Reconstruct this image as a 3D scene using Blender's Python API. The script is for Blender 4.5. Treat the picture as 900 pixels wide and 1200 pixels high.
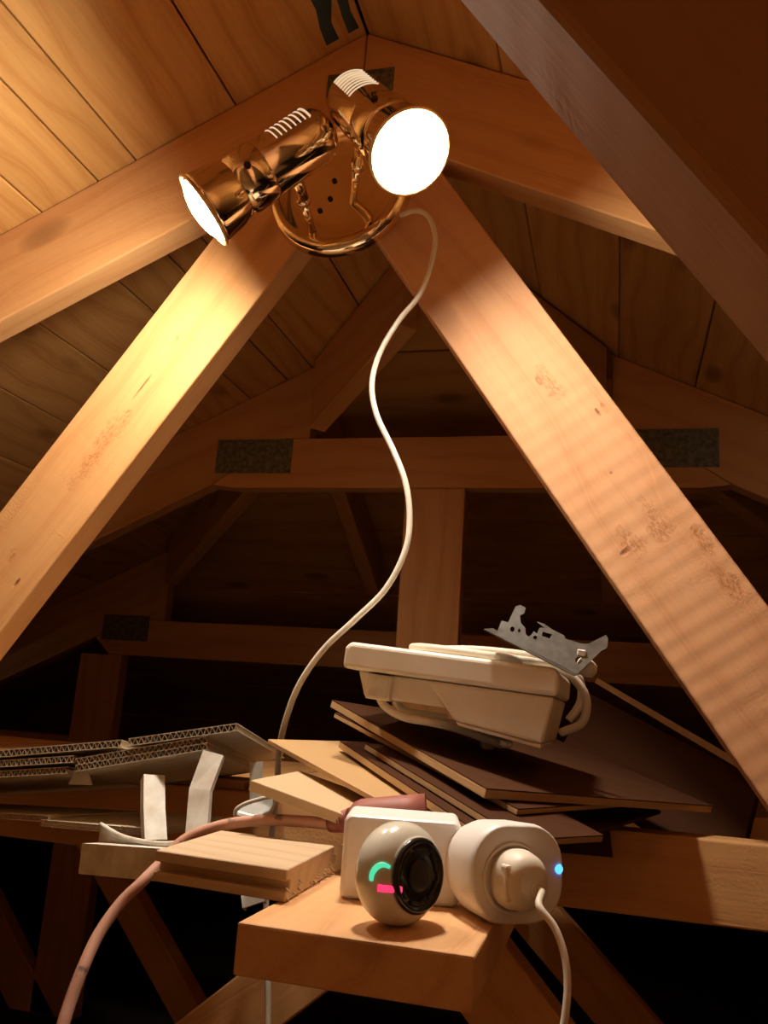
import bpy, bmesh, math, random
from mathutils import Vector as V, Matrix, noise
from mathutils.geometry import tessellate_polygon
random.seed(4)
for o in list(bpy.data.objects): bpy.data.objects.remove(o)
S = bpy.context.scene
C = S.collection
rad = math.radians

# ------------------------------------------------------------------ camera
# world frame: camera at the origin, +Y along the ridge, +Z up, attic floor at z = FL
FL = -0.95
FPX = 1006.0
def basis(yaw, pitch, roll):
    f = V((-math.sin(yaw)*math.cos(pitch), math.cos(yaw)*math.cos(pitch), math.sin(pitch)))
    r = f.cross(V((0, 0, 1))).normalized(); u = r.cross(f)
    return r*math.cos(roll)+u*math.sin(roll), -r*math.sin(roll)+u*math.cos(roll), f
CR, CU, CF = basis(rad(15.6), rad(12.8), rad(4.0))
cd = bpy.data.cameras.new('camera'); cam = bpy.data.objects.new('camera', cd); C.objects.link(cam)
cam.matrix_world = Matrix(((CR.x, CU.x, -CF.x, 0), (CR.y, CU.y, -CF.y, 0), (CR.z, CU.z, -CF.z, 0), (0, 0, 0, 1)))
cd.sensor_fit = 'VERTICAL'; cd.sensor_height = 36; cd.lens = 36*FPX/1200; cd.clip_start = 0.01
S.camera = cam

# ------------------------------------------------------------------ world and exposure
w = bpy.data.worlds.new('world'); S.world = w; w.use_nodes = True
w.node_tree.nodes['Background'].inputs[0].default_value = (0.0, 0.0, 0.0, 1)
S.view_settings.view_transform = 'Standard'; S.view_settings.look = 'None'
S.view_settings.gamma = 1; S.view_settings.use_curve_mapping = False
S.view_settings.exposure = 0.15
LAMP_COLOR = (1.0, 0.86, 0.70)
LEFT_POWER, RIGHT_POWER = 325.0, 360.0   # radiance of the two bulb domes

# ------------------------------------------------------------------ points
def ray(px, py): return CR*((px-450)/FPX) - CU*((py-600)/FPX) + CF
def at(px, py, Y): d = ray(px, py); return d*(Y/d.y)
def atz(px, py, z): d = ray(px, py); return d*(z/d.z)

# ------------------------------------------------------------------ materials
def mat(name): 
    m = bpy.data.materials.new(name); m.use_nodes = True
    return m, m.node_tree, m.node_tree.nodes['Principled BSDF']
def N(t, kind, **kw):
    n = t.nodes.new(kind)
    for k, v in kw.items():
        if k in n.inputs: n.inputs[k].default_value = v
        else: setattr(n, k, v)
    return n
def mixc(t, fac, a, b, mode='MIX'):
    n = t.nodes.new('ShaderNodeMix'); n.data_type = 'RGBA'; n.blend_type = mode
    for i, v in ((0, fac), (6, a), (7, b)):
        if hasattr(v, 'is_linked'): t.links.new(v, n.inputs[i])
        elif isinstance(v, (int, float)): n.inputs[i].default_value = v
        else: n.inputs[i].default_value = (*v, 1)
    return n.outputs[2]
def ramp(t, src, stops):
    n = t.nodes.new('ShaderNodeValToRGB'); e = n.color_ramp.elements
    while len(e) < len(stops): e.new(0.5)
    for el, (p, c) in zip(e, stops):
        el.position = p; el.color = (*c, 1) if not isinstance(c, (int, float)) else (c, c, c, 1)
    t.links.new(src, n.inputs[0]); return n.outputs[0]
def wood(name, light, dark, grain=14.0, contrast=.5, knots=.5, saw=0.0, rough=.62, fuzz=0.0, stain=.35, spots=()):
    """softwood with the grain along the object's local X"""
    m, t, p = mat(name)
    tc = N(t, 'ShaderNodeTexCoord'); oi = N(t, 'ShaderNodeObjectInfo')
    off = N(t, 'ShaderNodeVectorMath', operation='MULTIPLY'); t.links.new(oi.outputs['Random'], off.inputs[0]); off.inputs[1].default_value = (37, 53, 71)
    add = N(t, 'ShaderNodeVectorMath', operation='ADD'); t.links.new(tc.outputs['Object'], add.inputs[0]); t.links.new(off.outputs[0], add.inputs[1])
    def mp(sc, src=add.outputs[0]):
        n = N(t, 'ShaderNodeMapping'); n.inputs['Scale'].default_value = sc; t.links.new(src, n.inputs[0]); return n.outputs[0]
    # slow wander of the grain
    n1 = N(t, 'ShaderNodeTexNoise', Scale=1.0, Detail=2.0); t.links.new(mp((2.2, 7, 7)), n1.inputs['Vector'])
    wv = N(t, 'ShaderNodeMath', operation='MULTIPLY_ADD'); t.links.new(n1.outputs['Fac'], wv.inputs[0]); wv.inputs[1].default_value = 6.0*grain/14
    sep = N(t, 'ShaderNodeSeparateXYZ'); t.links.new(add.outputs[0], sep.inputs[0])
    sy = N(t, 'ShaderNodeMath', operation='MULTIPLY'); sy.inputs[1].default_value = grain*3; 
    sa = N(t, 'ShaderNodeMath', operation='ADD'); t.links.new(sep.outputs[1], sa.inputs[0]); t.links.new(sep.outputs[2], sa.inputs[1]); t.links.new(sa.outputs[0], sy.inputs[0])
    t.links.new(sy.outputs[0], wv.inputs[2])
    fr = N(t, 'ShaderNodeMath', operation='PINGPONG'); t.links.new(wv.outputs[0], fr.inputs[0]); fr.inputs[1].default_value = 1.0
    ring = ramp(t, fr.outputs[0], [(0.0, 0.0), (.7, .35), (.93, 1.0), (1.0, .5)])
    n2 = N(t, 'ShaderNodeTexNoise', Scale=1.0, Detail=5.0, Roughness=.65); t.links.new(mp((9, 190, 190)), n2.inputs['Vector'])
    n3 = N(t, 'ShaderNodeTexNoise', Scale=3.0, Detail=4.0); t.links.new(add.outputs[0], n3.inputs['Vector'])
    mid = tuple((a+b)/2 for a, b in zip(light, dark))
    col = mixc(t, ramp(t, n3.outputs['Fac'], [(.3, 0.0), (.75, stain)]), light, mid)
    rm = N(t, 'ShaderNodeMath', operation='MULTIPLY'); t.links.new(ring, rm.inputs[0]); rm.inputs[1].default_value = contrast
    col = mixc(t, rm.outputs[0], col, dark)
    fm = N(t, 'ShaderNodeMath', operation='MULTIPLY'); t.links.new(ramp(t, n2.outputs['Fac'], [(.45, 0.0), (.75, 1.0)]), fm.inputs[0]); fm.inputs[1].default_value = contrast*.7
    col = mixc(t, fm.outputs[0], col, dark)
    # each piece its own tone
    tone = ramp(t, oi.outputs['Random'], [(0, .82), (1, 1.0)])
    col = mixc(t, 1.0, col, tone, 'MULTIPLY')
    # knots
    vo = N(t, 'ShaderNodeTexVoronoi', Scale=1.0); t.links.new(mp((3.2, 7.5, 7.5)), vo.inputs['Vector'])
    kn = ramp(t, vo.outputs['Distance'], [(.04, 1.0), (.10, .75), (.17, 0.0)])
    km = N(t, 'ShaderNodeMath', operation='MULTIPLY'); t.links.new(kn, km.inputs[0]); km.inputs[1].default_value = knots
    col = mixc(t, km.outputs[0], col, tuple(c*.35 for c in dark))
    spot_h = None
    for (c, ra, rb, kind) in spots:      # knots, torn grain and rough planing at their own places on this piece
        sub = N(t, 'ShaderNodeVectorMath', operation='SUBTRACT'); t.links.new(tc.outputs['Object'], sub.inputs[0]); sub.inputs[1].default_value = c
        dv = N(t, 'ShaderNodeVectorMath', operation='DIVIDE'); t.links.new(sub.outputs[0], dv.inputs[0]); dv.inputs[1].default_value = (ra, 1.0, rb)
        nz = N(t, 'ShaderNodeTexNoise', Scale=34.0, Detail=3.0); t.links.new(tc.outputs['Object'], nz.inputs['Vector'])
        ln = N(t, 'ShaderNodeVectorMath', operation='LENGTH'); t.links.new(dv.outputs[0], ln.inputs[0])
        wob = N(t, 'ShaderNodeMath', operation='MULTIPLY_ADD'); t.links.new(nz.outputs['Fac'], wob.inputs[0]); wob.inputs[1].default_value = 1.1; t.links.new(ln.outputs['Value'], wob.inputs[2])
        if kind == 'knot':
            k = ramp(t, wob.outputs[0], [(.50, 1.0), (.62, .25), (.80, .6), (1.0, 0.0)]); dc = (.16, .06, .02); amt = .85; hh = -1.6
        elif kind == 'tear':
            k = ramp(t, wob.outputs[0], [(.55, 1.0), (.78, .5), (.95, 0.0)]); dc = (.20, .06, .02); amt = .95; hh = -4.0
        else:
            fz = N(t, 'ShaderNodeTexNoise', Scale=1.0, Detail=4.0, Roughness=.7); t.links.new(mp((150, 150, 330)), fz.inputs['Vector'])
            m1 = ramp(t, wob.outputs[0], [(.75, 1.0), (1.4, 0.0)]); m2 = ramp(t, fz.outputs['Fac'], [(.44, 0.0), (.58, 1.0)])
            mm = N(t, 'ShaderNodeMath', operation='MULTIPLY'); t.links.new(m1, mm.inputs[0]); t.links.new(m2, mm.inputs[1]); k = mm.outputs[0]; dc = (.46, .17, .055); amt = .62; hh = -1.8
        f_ = N(t, 'ShaderNodeMath', operation='MULTIPLY'); t.links.new(k, f_.inputs[0]); f_.inputs[1].default_value = amt
        col = mixc(t, f_.outputs[0], col, dc)
        h_ = N(t, 'ShaderNodeMath', operation='MULTIPLY'); t.links.new(k, h_.inputs[0]); h_.inputs[1].default_value = hh
        if spot_h is None: spot_h = h_.outputs[0]
        else:
            ad = N(t, 'ShaderNodeMath', operation='ADD'); t.links.new(spot_h, ad.inputs[0]); t.links.new(h_.outputs[0], ad.inputs[1]); spot_h = ad.outputs[0]
    t.links.new(col, p.inputs['Base Color'])
    p.inputs['Roughness'].default_value = rough; p.inputs['Specular IOR Level'].default_value = .18
    # relief
    hs = N(t, 'ShaderNodeMath', operation='MULTIPLY_ADD'); t.links.new(n2.outputs['Fac'], hs.inputs[0]); hs.inputs[1].default_value = .5; t.links.new(rm.outputs[0], hs.inputs[2])
    h = hs.outputs[0]
    if saw:
        sw = N(t, 'ShaderNodeTexWave', Scale=14.0, Distortion=2.2, Detail=2.0); sw.inputs['Detail Scale'].default_value = .6; sw.bands_direction = 'X'; t.links.new(mp((1, .12, .12)), sw.inputs['Vector'])
        a = N(t, 'ShaderNodeMath', operation='MULTIPLY_ADD'); t.links.new(sw.outputs['Fac'], a.inputs[0]); a.inputs[1].default_value = saw; t.links.new(h, a.inputs[2]); h = a.outputs[0]
    if fuzz:
        n4 = N(t, 'ShaderNodeTexNoise', Scale=260.0, Detail=3.0); t.links.new(add.outputs[0], n4.inputs['Vector'])
        n5 = N(t, 'ShaderNodeTexNoise', Scale=9.0, Detail=2.0); t.links.new(add.outputs[0], n5.inputs['Vector'])
        mk = ramp(t, n5.outputs['Fac'], [(.56, 0.0), (.66, 1.0)])
        a = N(t, 'ShaderNodeMath', operation='MULTIPLY'); t.links.new(n4.outputs['Fac'], a.inputs[0]); t.links.new(mk, a.inputs[1])
        b = N(t, 'ShaderNodeMath', operation='MULTIPLY_ADD'); t.links.new(a.outputs[0], b.inputs[0]); b.inputs[1].default_value = fuzz; t.links.new(h, b.inputs[2]); h = b.outputs[0]
    if spot_h is not None:
        ad = N(t, 'ShaderNodeMath', operation='ADD'); t.links.new(spot_h, ad.inputs[0]); t.links.new(h, ad.inputs[1]); h = ad.outputs[0]
    bp = N(t, 'ShaderNodeBump', Strength=.35, Distance=.002); t.links.new(h, bp.inputs['Height']); t.links.new(bp.outputs[0], p.inputs['Normal'])
    return m
def plain(name, col, rough=.5, metal=0.0, vary=.1, bump=0.0, scale=40.0, spec=.5, coat=0.0, dirt=None):
    m, t, p = mat(name)
    tc = N(t, 'ShaderNodeTexCoord'); n = N(t, 'ShaderNodeTexNoise', Scale=scale, Detail=4.0); t.links.new(tc.outputs['Object'], n.inputs['Vector'])
    c = mixc(t, ramp(t, n.outputs['Fac'], [(.35, 0.0), (.7, 1.0)]), col, dirt if dirt else tuple(x*(1-vary) for x in col))
    t.links.new(c, p.inputs['Base Color']); p.inputs['Roughness'].default_value = rough; p.inputs['Metallic'].default_value = metal
    p.inputs['Specular IOR Level'].default_value = spec; p.inputs['Coat Weight'].default_value = coat
    if bump:
        b = N(t, 'ShaderNodeBump', Strength=bump, Distance=.001); t.links.new(n.outputs['Fac'], b.inputs['Height']); t.links.new(b.outputs[0], p.inputs['Normal'])
    return m
def glow(name, col, strength, base=(.1, .1, .1)):
    m, t, p = mat(name); p.inputs['Base Color'].default_value = (*base, 1)
    p.inputs['Emission Color'].default_value = (*col, 1); p.inputs['Emission Strength'].default_value = strength
    return m
M = {}
M['beam'] = wood('beam_wood', (.76, .42, .175), (.53, .21, .055), 12, .34, .5, saw=.08, fuzz=1.4)
M['sawn'] = wood('sawn_wood', (.78, .44, .235), (.58, .25, .10), 12, .28, .6, saw=.22, fuzz=2.0)
M['board'] = wood('board_wood', (.74, .42, .145), (.47, .19, .040), 15, .5, .7, rough=.5)
M['timber'] = wood('timber_wood', (.76, .45, .22), (.55, .26, .10), 18, .45, .3, saw=.3, fuzz=1.5)
M['plank'] = wood('plank_wood', (.70, .53, .35), (.47, .31, .17), 26, .4, .3)
M['panel'] = wood('panel_wood', (.58, .38, .19), (.46, .27, .12), 8, .25, .0, rough=.42, stain=.5)
M['panel_pale'] = wood('panel_pale', (.72, .55, .34), (.60, .42, .23), 8, .2, .0, rough=.45)
M['panel_dark'] = wood('panel_dark', (.075, .030, .013), (.05, .018, .008), 8, .3, .0, rough=.85)
M['panel_dark'].node_tree.nodes['Principled BSDF'].inputs['Specular IOR Level'].default_value = .1
M['bounce_wood'] = wood('pale_bounce_wood', (.68, .42, .20), (.5, .26, .11), 12, .3, .4)
M['floor'] = plain('floor_dust', (.035, .025, .018), .95, vary=.4, scale=6)
M['underlay'] = plain('underlay_sheet', (.035, .07, .085), .6, vary=.4, scale=30)
M['brass'] = plain('polished_brass', (.95, .80, .58), .10, 1.0, vary=.08, scale=12)
M['brass_in'] = plain('brass_reflector', (.90, .66, .34), .42, .8, vary=.05)
M['white'] = plain('white_plastic', (.88, .87, .85), .38, vary=.05, scale=8)
M['white_old'] = plain('old_white_plastic', (.86, .81, .69), .45, vary=.12, scale=14, dirt=(.76, .68, .53))
M['pvc'] = plain('dusty_pvc', (.80, .79, .72), .5, vary=.2, scale=50, bump=.2, dirt=(.58, .52, .42))
M['cable'] = plain('white_cable', (.78, .72, .60), .45, vary=.1, scale=60)
def grimy(name, col, dirt):
    m = plain(name, col, .5, vary=.12, scale=22); t = m.node_tree; p = t.nodes['Principled BSDF']; src = p.inputs['Base Color'].links[0].from_socket
    tc = N(t, 'ShaderNodeTexCoord'); n = N(t, 'ShaderNodeTexNoise', Scale=52.0, Detail=3.0); t.links.new(tc.outputs['Object'], n.inputs['Vector'])
    t.links.new(mixc(t, ramp(t, n.outputs['Fac'], [(.64, 0.0), (.70, .85)]), src, dirt), p.inputs['Base Color']); return m
M['cable_pink'] = grimy('salmon_cable', (.66, .36, .26), (.12, .09, .07))
M['grime'] = plain('dark_grime', (.10, .085, .075), .8, vary=.5, scale=120)
M['rubber'] = plain('dusky_red_rubber', (.36, .115, .085), .55, vary=.2, scale=60)
M['black'] = plain('black_plastic', (.012, .013, .016), .22, vary=.3, coat=.4)
M['black_matt'] = plain('black_matt', (.02, .021, .024), .6, vary=.3)
M['gadget'] = plain('ivory_plastic', (.74, .73, .62), .22, vary=.04, coat=.3)
M['card'] = plain('cardboard', (.70, .60, .44), .85, vary=.15, scale=80, bump=.1)
M['card_pale'] = plain('cardboard_pale', (.76, .69, .55), .85, vary=.12, scale=70, bump=.1)
M['steel'] = plain('galvanised_steel', (.22, .23, .23), .42, .75, vary=.35, scale=120, bump=.1)
M['clear'] = plain('grey_clear_plastic', (.62, .63, .60), .2, vary=.1, coat=.5)
M['bulb_left'] = glow('lit_bulb_left', LAMP_COLOR, LEFT_POWER, (.8, .8, .8))
M['bulb_right'] = glow('lit_bulb_right', LAMP_COLOR, RIGHT_POWER, (.8, .8, .8))
M['slot'] = glow('lit_vent', (1.0, .72, .46), .75)
M['green_glint'] = glow('green_glint', (.08, .85, .45), .8)
M['red_glow'] = glow('red_glow', (1.0, .03, .12), 1.4)
M['led_blue'] = glow('led_blue', (.06, .32, 1.0), 2.4)
M['led_core'] = glow('led_core', (.5, .8, 1.0), 4.0)
M['hole'] = plain('dark_hole', (.03, .015, .01), .9)
def plate_mat():
    m, t, p = mat('nail_plate_steel')
    tc = N(t, 'ShaderNodeTexCoord'); n = N(t, 'ShaderNodeTexNoise', Scale=90.0, Detail=3.0); t.links.new(tc.outputs['Object'], n.inputs['Vector'])
    col = ramp(t, n.outputs['Fac'], [(.35, (.13, .14, .11)), (.7, (.30, .30, .23))])
    t.links.new(col, p.inputs['Base Color']); p.inputs['Metallic'].default_value = .5; p.inputs['Roughness'].default_value = .5
    return m
M['plate'] = plate_mat()

# ------------------------------------------------------------------ mesh helpers
class MB:
    def __init__(s): s.v = []; s.f = []; s.sm = []
    def add(s, vs, fs, smooth=False):
        b = len(s.v); s.v += [V(x) for x in vs]; s.f += [[b+i for i in f] for f in fs]; s.sm += [smooth]*len(fs)
    def prism(s, poly, d):
        """closed 3D polygon swept by d"""
        n = len(poly); poly = [V(p) for p in poly]; d = V(d)
        fs = [list(range(n))[::-1], list(range(n, 2*n))]+[[i, (i+1) % n, n+(i+1) % n, n+i] for i in range(n)]
        s.add(poly+[p+d for p in poly], fs)
    def box(s, c, x, y, z):
        """c corner, x y z edge vectors"""
        c, x, y, z = V(c), V(x), V(y), V(z); s.prism([c, c+x, c+x+y, c+y], z)
    def holed(s, outer, holes, d):
        loops = [[V(p) for p in outer]]+[[V(p) for p in h] for h in holes]
        pts = [p for l in loops for p in l]; tri = tessellate_polygon(loops); n = len(pts); d = V(d)
        fs = [list(x) for x in tri]+[[i+n for i in x[::-1]] for x in tri]; b = 0
        for l in loops:
            k = len(l); fs += [[b+i, b+(i+1) % k, n+b+(i+1) % k, n+b+i] for i in range(k)]; b += k
        s.add(pts+[p+d for p in pts], fs)
    def tube(s, pts, r, seg=10, caps=True, flat=1.0):
        pts = [V(p) for p in pts]; n = len(pts); rs = r if isinstance(r, (list, tuple)) else [r]*n
        tg = [(pts[min(i+1, n-1)]-pts[max(i-1, 0)]).normalized() for i in range(n)]
        a = tg[0].orthogonal().normalized(); vs = []
        for i in range(n):
            a = (a-tg[i]*a.dot(tg[i])).normalized(); b = tg[i].cross(a)
            for k in range(seg):
                q = 2*math.pi*k/seg; vs.append(pts[i]+a*math.cos(q)*rs[i]+b*math.sin(q)*rs[i]*flat)
        fs = [[i*seg+k, i*seg+(k+1) % seg, (i+1)*seg+(k+1) % seg, (i+1)*seg+k] for i in range(n-1) for k in range(seg)]
        s.add(vs, fs, True)
        if caps: s.add(vs[:seg], [list(range(seg))[::-1]]); s.add(vs[-seg:], [list(range(seg))])
    RS = 1.0
    def lathe(s, o, ax, prof, seg=40, a0=None, smooth=True, close=False):
        """prof: (t along ax, radius)"""
        o = V(o); ax = V(ax).normalized(); a = (V(a0)-ax*V(a0).dot(ax)).normalized() if a0 else ax.orthogonal().normalized(); b = ax.cross(a)
        vs = []; n = len(prof); prof = [(t_, r_*MB.RS) for t_, r_ in prof]
        for t, r in prof:
            for k in range(seg):
                q = 2*math.pi*k/seg; vs.append(o+ax*t+(a*math.cos(q)+b*math.sin(q))*r)
        m = n if close else n-1
        fs = [[i*seg+k, i*seg+(k+1) % seg, ((i+1) % n)*seg+(k+1) % seg, ((i+1) % n)*seg+k] for i in range(m) for k in range(seg)]
        s.add(vs, fs, smooth)
        if not close:
            if prof[0][1] > 1e-5: s.add(vs[:seg], [list(range(seg))[::-1]])
            if prof[-1][1] > 1e-5: s.add(vs[-seg:], [list(range(seg))])
    def build(s, name, material, parent=None, frame=None, bevel=0.0, seg=2, weld=False):
        """frame: 4x4 placing the object's own axes; vertices are given in world space"""
        me = bpy.data.meshes.new(name)
        if frame is None:
            c = sum(s.v, V())/len(s.v); frame = Matrix.Translation(c)
        inv = frame.inverted(); me.from_pydata([inv @ v for v in s.v], [], s.f)
        me.polygons.foreach_set('use_smooth', s.sm)
        bm = bmesh.new(); bm.from_mesh(me)
        bmesh.ops.remove_doubles(bm, verts=bm.verts, dist=1e-6)
        bmesh.ops.recalc_face_normals(bm, faces=bm.faces); bm.to_mesh(me); bm.free()
        me.materials.append(M[material] if isinstance(material, str) else material)
        o = bpy.data.objects.new(name, me); C.objects.link(o)
        if parent:
            o.parent = parent; o.matrix_parent_inverse = parent.matrix_world.inverted()
        o.matrix_world = frame
        if bevel:
            b = o.modifiers.new('bevel', 'BEVEL'); b.width = bevel; b.segments = seg; b.limit_method = 'ANGLE'; b.angle_limit = rad(35)
        return o
def frame(o, x, y=None):
    """frame at o with local X along x"""
    x = V(x).normalized(); y = V(y) if y is not None else V((0, 1, 0))
    if abs(x.dot(y.normalized())) > .98: y = V((1, 0, 0))
    y = (y-x*y.dot(x)).normalized(); z = x.cross(y)
    m = Matrix((x, y, z)).transposed().to_4x4(); m.translation = V(o); return m
def empty(name, loc, label, cat, group=None, kind=None):
    o = bpy.data.objects.new(name, None); C.objects.link(o); o.matrix_world = Matrix.Translation(V(loc)); o.empty_display_size = .05
    tag(o, label, cat, group, kind); return o
def tag(o, label=None, cat=None, group=None, kind=None):
    if label: o['label'] = label
    if cat: o['category'] = cat
    if group: o['group'] = group
    if kind: o['kind'] = kind
    return o
def spline(pts, n=8):
    pts = [V(p) for p in pts]; P = [pts[0]*2-pts[1]]+pts+[pts[-1]*2-pts[-2]]; out = []
    for i in range(1, len(P)-2):
        for k in range(n):
            t = k/n; a, b, c, d = P[i-1:i+3]
            out.append(.5*((2*b)+(c-a)*t+(2*a-5*b+4*c-d)*t*t+(3*b-a-3*c+d)*t**3))
    return out+[pts[-1]]

# ------------------------------------------------------------------ roof geometry
RX, RZ = -.355, .949               # ridge
TR = math.tan(rad(25.7))           # fall of the two long roof planes per metre
HY, HK = 1.496, 1.1                # where the ridge ends, and how the hips run
TH = TR*HK                         # fall of the hip plane per metre of Y
def roof_z(x): return RZ-TR*abs(x-RX)
def hip_y(x): return HY+abs(x-RX)/HK
Y0 = -.75
nL, nR = V((-math.sin(rad(25.7)), 0, math.cos(rad(25.7)))), V((math.sin(rad(25.7)), 0, math.cos(rad(25.7))))
XE = (RZ-FL)/TR                    # half width of the roof at the floor
def boards(side, seams):
    s = -1 if side == 'left' else 1
    root = empty('ceiling_'+side, (RX+s*.5, .5, roof_z(RX+.5)), 'sloping underside of the roof in wide pine boards, %s of the ridge' % side, None, None, 'structure')
    nn = nL if s < 0 else nR
    for (a, b) in zip(seams, seams[1:]):
        g = .0022
        xa, xb = RX+s*(a+g/2), RX+s*(b-g/2)
        lift = random.uniform(0, .0015)
        def pt(x, y): return V((x, y, roof_z(x)))+nn*lift
        mb = MB(); mb.prism([pt(xa, Y0), pt(xb, Y0), pt(xb, hip_y(xb)), pt(xa, hip_y(xa))], nn*.019)
        mb.build('roof_board', 'board', root, frame(pt((xa+xb)/2, .4), (0, 1, 0), pt(xb, 0)-pt(xa, 0)), .0015, 1)
    mb = MB()
    def pt2(x, y): return V((x, y, roof_z(x)))+nn*.022
    xb = RX+s*XE
    mb.prism([pt2(RX, Y0), pt2(xb, Y0), pt2(xb, hip_y(xb)), pt2(RX, hip_y(RX))], nn*.004)
    mb.build('roof_underlay', 'underlay', root)
    return root
def seam_list(first, step):
    L = list(first)
    while L[-1]+step < XE: L.append(L[-1]+step)
    return L+[XE]
boards('left', seam_list([.0, .196, .352, .413, .505, .657, .813, .967], .155))
boards('right', seam_list([.0, .197, .355, .511], .158))
# hip plane, boards running across
hip = empty('ceiling_end', (RX, 2.5, RZ-TH*1.0), 'hip end of the roof boarded with dark horizontal planks', None, None, 'structure')
nH = V((0, TH, 1)).normalized()
y = HY; k = 0
YE = HY+(RZ-FL)/TH
while y < YE-.01:
    y2 = min(y+.142, YE); g = .003
    def hp(yy, s): return V((RX+s*(yy-HY)*HK, yy, RZ-TH*(yy-HY)))+nH*(.003*(k % 2))
    mb = MB(); mb.prism([hp(y+g, -1), hp(y+g, 1), hp(y2, 1), hp(y2, -1)], nH*.019)
    mb.build('roof_board', 'board', hip, frame(hp((y+y2)/2, 0), (1, 0, 0)))
    y = y2; k += 1
mb = MB(); q = lambda yy, s: V((RX+s*(yy-HY)*HK, yy, RZ-TH*(yy-HY)))+nH*.024
mb.prism([q(HY, 0)+V((-.001, 0, 0)), q(HY, 0), q(YE, 1), q(YE, -1)], nH*.004); mb.build('roof_underlay', 'underlay', hip)
# dark ragged strips of exposed underlay at the ridge
# floor and rear gable behind the camera
mb = MB(); mb.box((RX-XE, Y0, FL-.05), (2*XE, 0, 0), (0, YE-Y0, 0), (0, 0, .05)); tag(mb.build('floor', 'floor'), 'dark dusty attic floor', None, None, 'structure')
wk = empty('bounce_boards', (-.2, -.3, FL), 'pale boards added on the floor out of view to bounce lamp light upwards', 'added reflector')  # pale reflector boards, added unseen to brighten faces turned from the lamps
for k in range(6):
    mb = MB(); mb.box((-1.6+k*.5, Y0+.01, FL+.0005), (.49, 0, 0), (0, 1.05, 0), (0, 0, .018)); mb.build('bounce_board', 'bounce_wood', wk)
mb = MB(); mb.prism([(RX-XE, Y0, FL), (RX+XE, Y0, FL), (RX, Y0, RZ+.02)], (0, -.04, 0)); tag(mb.build('wall_back', 'board'), 'boarded gable behind the camera', None, None, 'structure')

# ------------------------------------------------------------------ trusses
TK = .045
def beam_poly(name, poly, y0, th, parent, material='beam', axis=None, bevel=.0025, label=None):
    """poly: (x,z) outline in the truss plane, front face at y0"""
    P = [V((p[0], y0, p[1])) for p in poly]
    mb = MB(); mb.prism(P, (0, th, 0))
    c = sum(P, V())/len(P); ax = V((axis[0], 0, axis[1]))
    o = mb.build(name, material, parent, frame(c, ax), bevel, 2)
    if label: o['label'] = label
    return o
def strip(p, q, w, side=1):
    """quad along p->q, width w to one side"""
    p, q = V(p), V(q); d = (q-p).normalized(); n = V((-d.y, d.x))*side
    return [tuple(p), tuple(q), tuple(q+n*w), tuple(p+n*w)]
def nail_plate(parent, x0, x1, z0, z1, y, name='nail_plate'):
    th = .0016
    holes = []; nx = max(6, int((x1-x0)/.011)); nz = max(4, int((z1-z0)/.0095))
    outer = [(x0, y, z0), (x1, y, z0), (x1, y, z1), (x0, y, z1)]
    mb = MB(); mb.prism(outer, (0, -th, 0))
    # punched teeth: small raised tabs in staggered rows
    for i in range(nx):
        for j in range(nz):
            cx = x0+(i+.5+.25*(j % 2))*(x1-x0)/(nx+.25); cz = z0+(j+.5)*(z1-z0)/nz
            mb.box((cx-.0032, y-th, cz-.0013), (.0055, 0, 0), (0, -.0014, 0), (0, 0, .0026))
    return mb.build(name, 'plate', parent)
ct, st = math.cos(rad(25.7)), math.sin(rad(25.7))
def rafter(parent, s, y0, x_in, z_top_fn, depth, x_out, material='beam'):
    zd = depth/ct
    xi, xo = RX+s*x_in, RX+s*x_out
    poly = [(xi, z_top_fn(xi)-.001), (xo, z_top_fn(xo)-.001), (xo, z_top_fn(xo)-zd), (xi, z_top_fn(xi)-zd)]
    return beam_poly('rafter', poly, y0, TK, parent, material, (s*ct, -st))
def apex_truss(y0, label, lit=True):
    root = empty('roof_truss', (RX, y0, FL), label, 'roof truss')
    for s in (-1, 1): rafter(root, s, y0, .0008, roof_z, .145, XE-.1)
    # webs fall from the apex on both sides
    # left: top-left edge through (-.5752,.5957)-( -.8402,.2314); right: through (-.298,.5875)-(.152,-.072)
    wl = [(-.4393, .5985), (-.4393-.3681*1.0, .5985-.5335*1.0)]
    for s in (-1, 1):
        if s < 0: a, b = V((-.4393, .5985)), V((-.8074, .0650))
        else: a, b = V((-.2981, .5875)), V((.1520, -.0721))
        d = (b-a).normalized(); n = V((d.y, -d.x))*-s     # outward from the inner edge
        if n.x*s < 0: n = -n
        wd = .122
        up = -d
        # clip the top against the rafter's lower edge
        def hit(p0):
            zd = .145/ct; t = 0.0
            p = V(p0)
            while p.y < roof_z(p.x)-zd-.0005 and t < 1: p = p+up*.001; t += .001
            return p
        pi, po = hit(a), hit(a+n*wd)
        L = (pi.y-FL-.002)/-d.y; L2 = (po.y-FL-.002)/-d.y
        poly = [tuple(pi), tuple(po), tuple(po+d*L2), tuple(pi+d*L)]
        # inner tips of the two webs meet under the apex
        beam_poly('web', poly, y0, TK, root, 'sawn' if s > 0 else 'beam', tuple(d))
    return root
t1 = apex_truss(1.0, 'near roof truss carrying the brass lamp, its two brightly lit webs spreading downwards')
WOODS = dict(L=((.76, .42, .175), (.53, .21, .055)), R=((.78, .44, .235), (.58, .25, .10)))
def respot(o, key, saw, marks):
    inv = o.matrix_world.inverted(); sp_ = []
    for px, py, ra, rb, kind in marks:
        c = inv @ at(px, py, 1.0); sp_.append((tuple(c), ra, rb, kind))
    o.data.materials.clear(); o.data.materials.append(wood('marked_wood', *WOODS[key], 12, .32, .35, saw=saw*.6, fuzz=1.0, spots=sp_))
webs = [c for c in t1.children if c.name.startswith('web')]
webs.sort(key=lambda c: c.matrix_world.translation.x)
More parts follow.
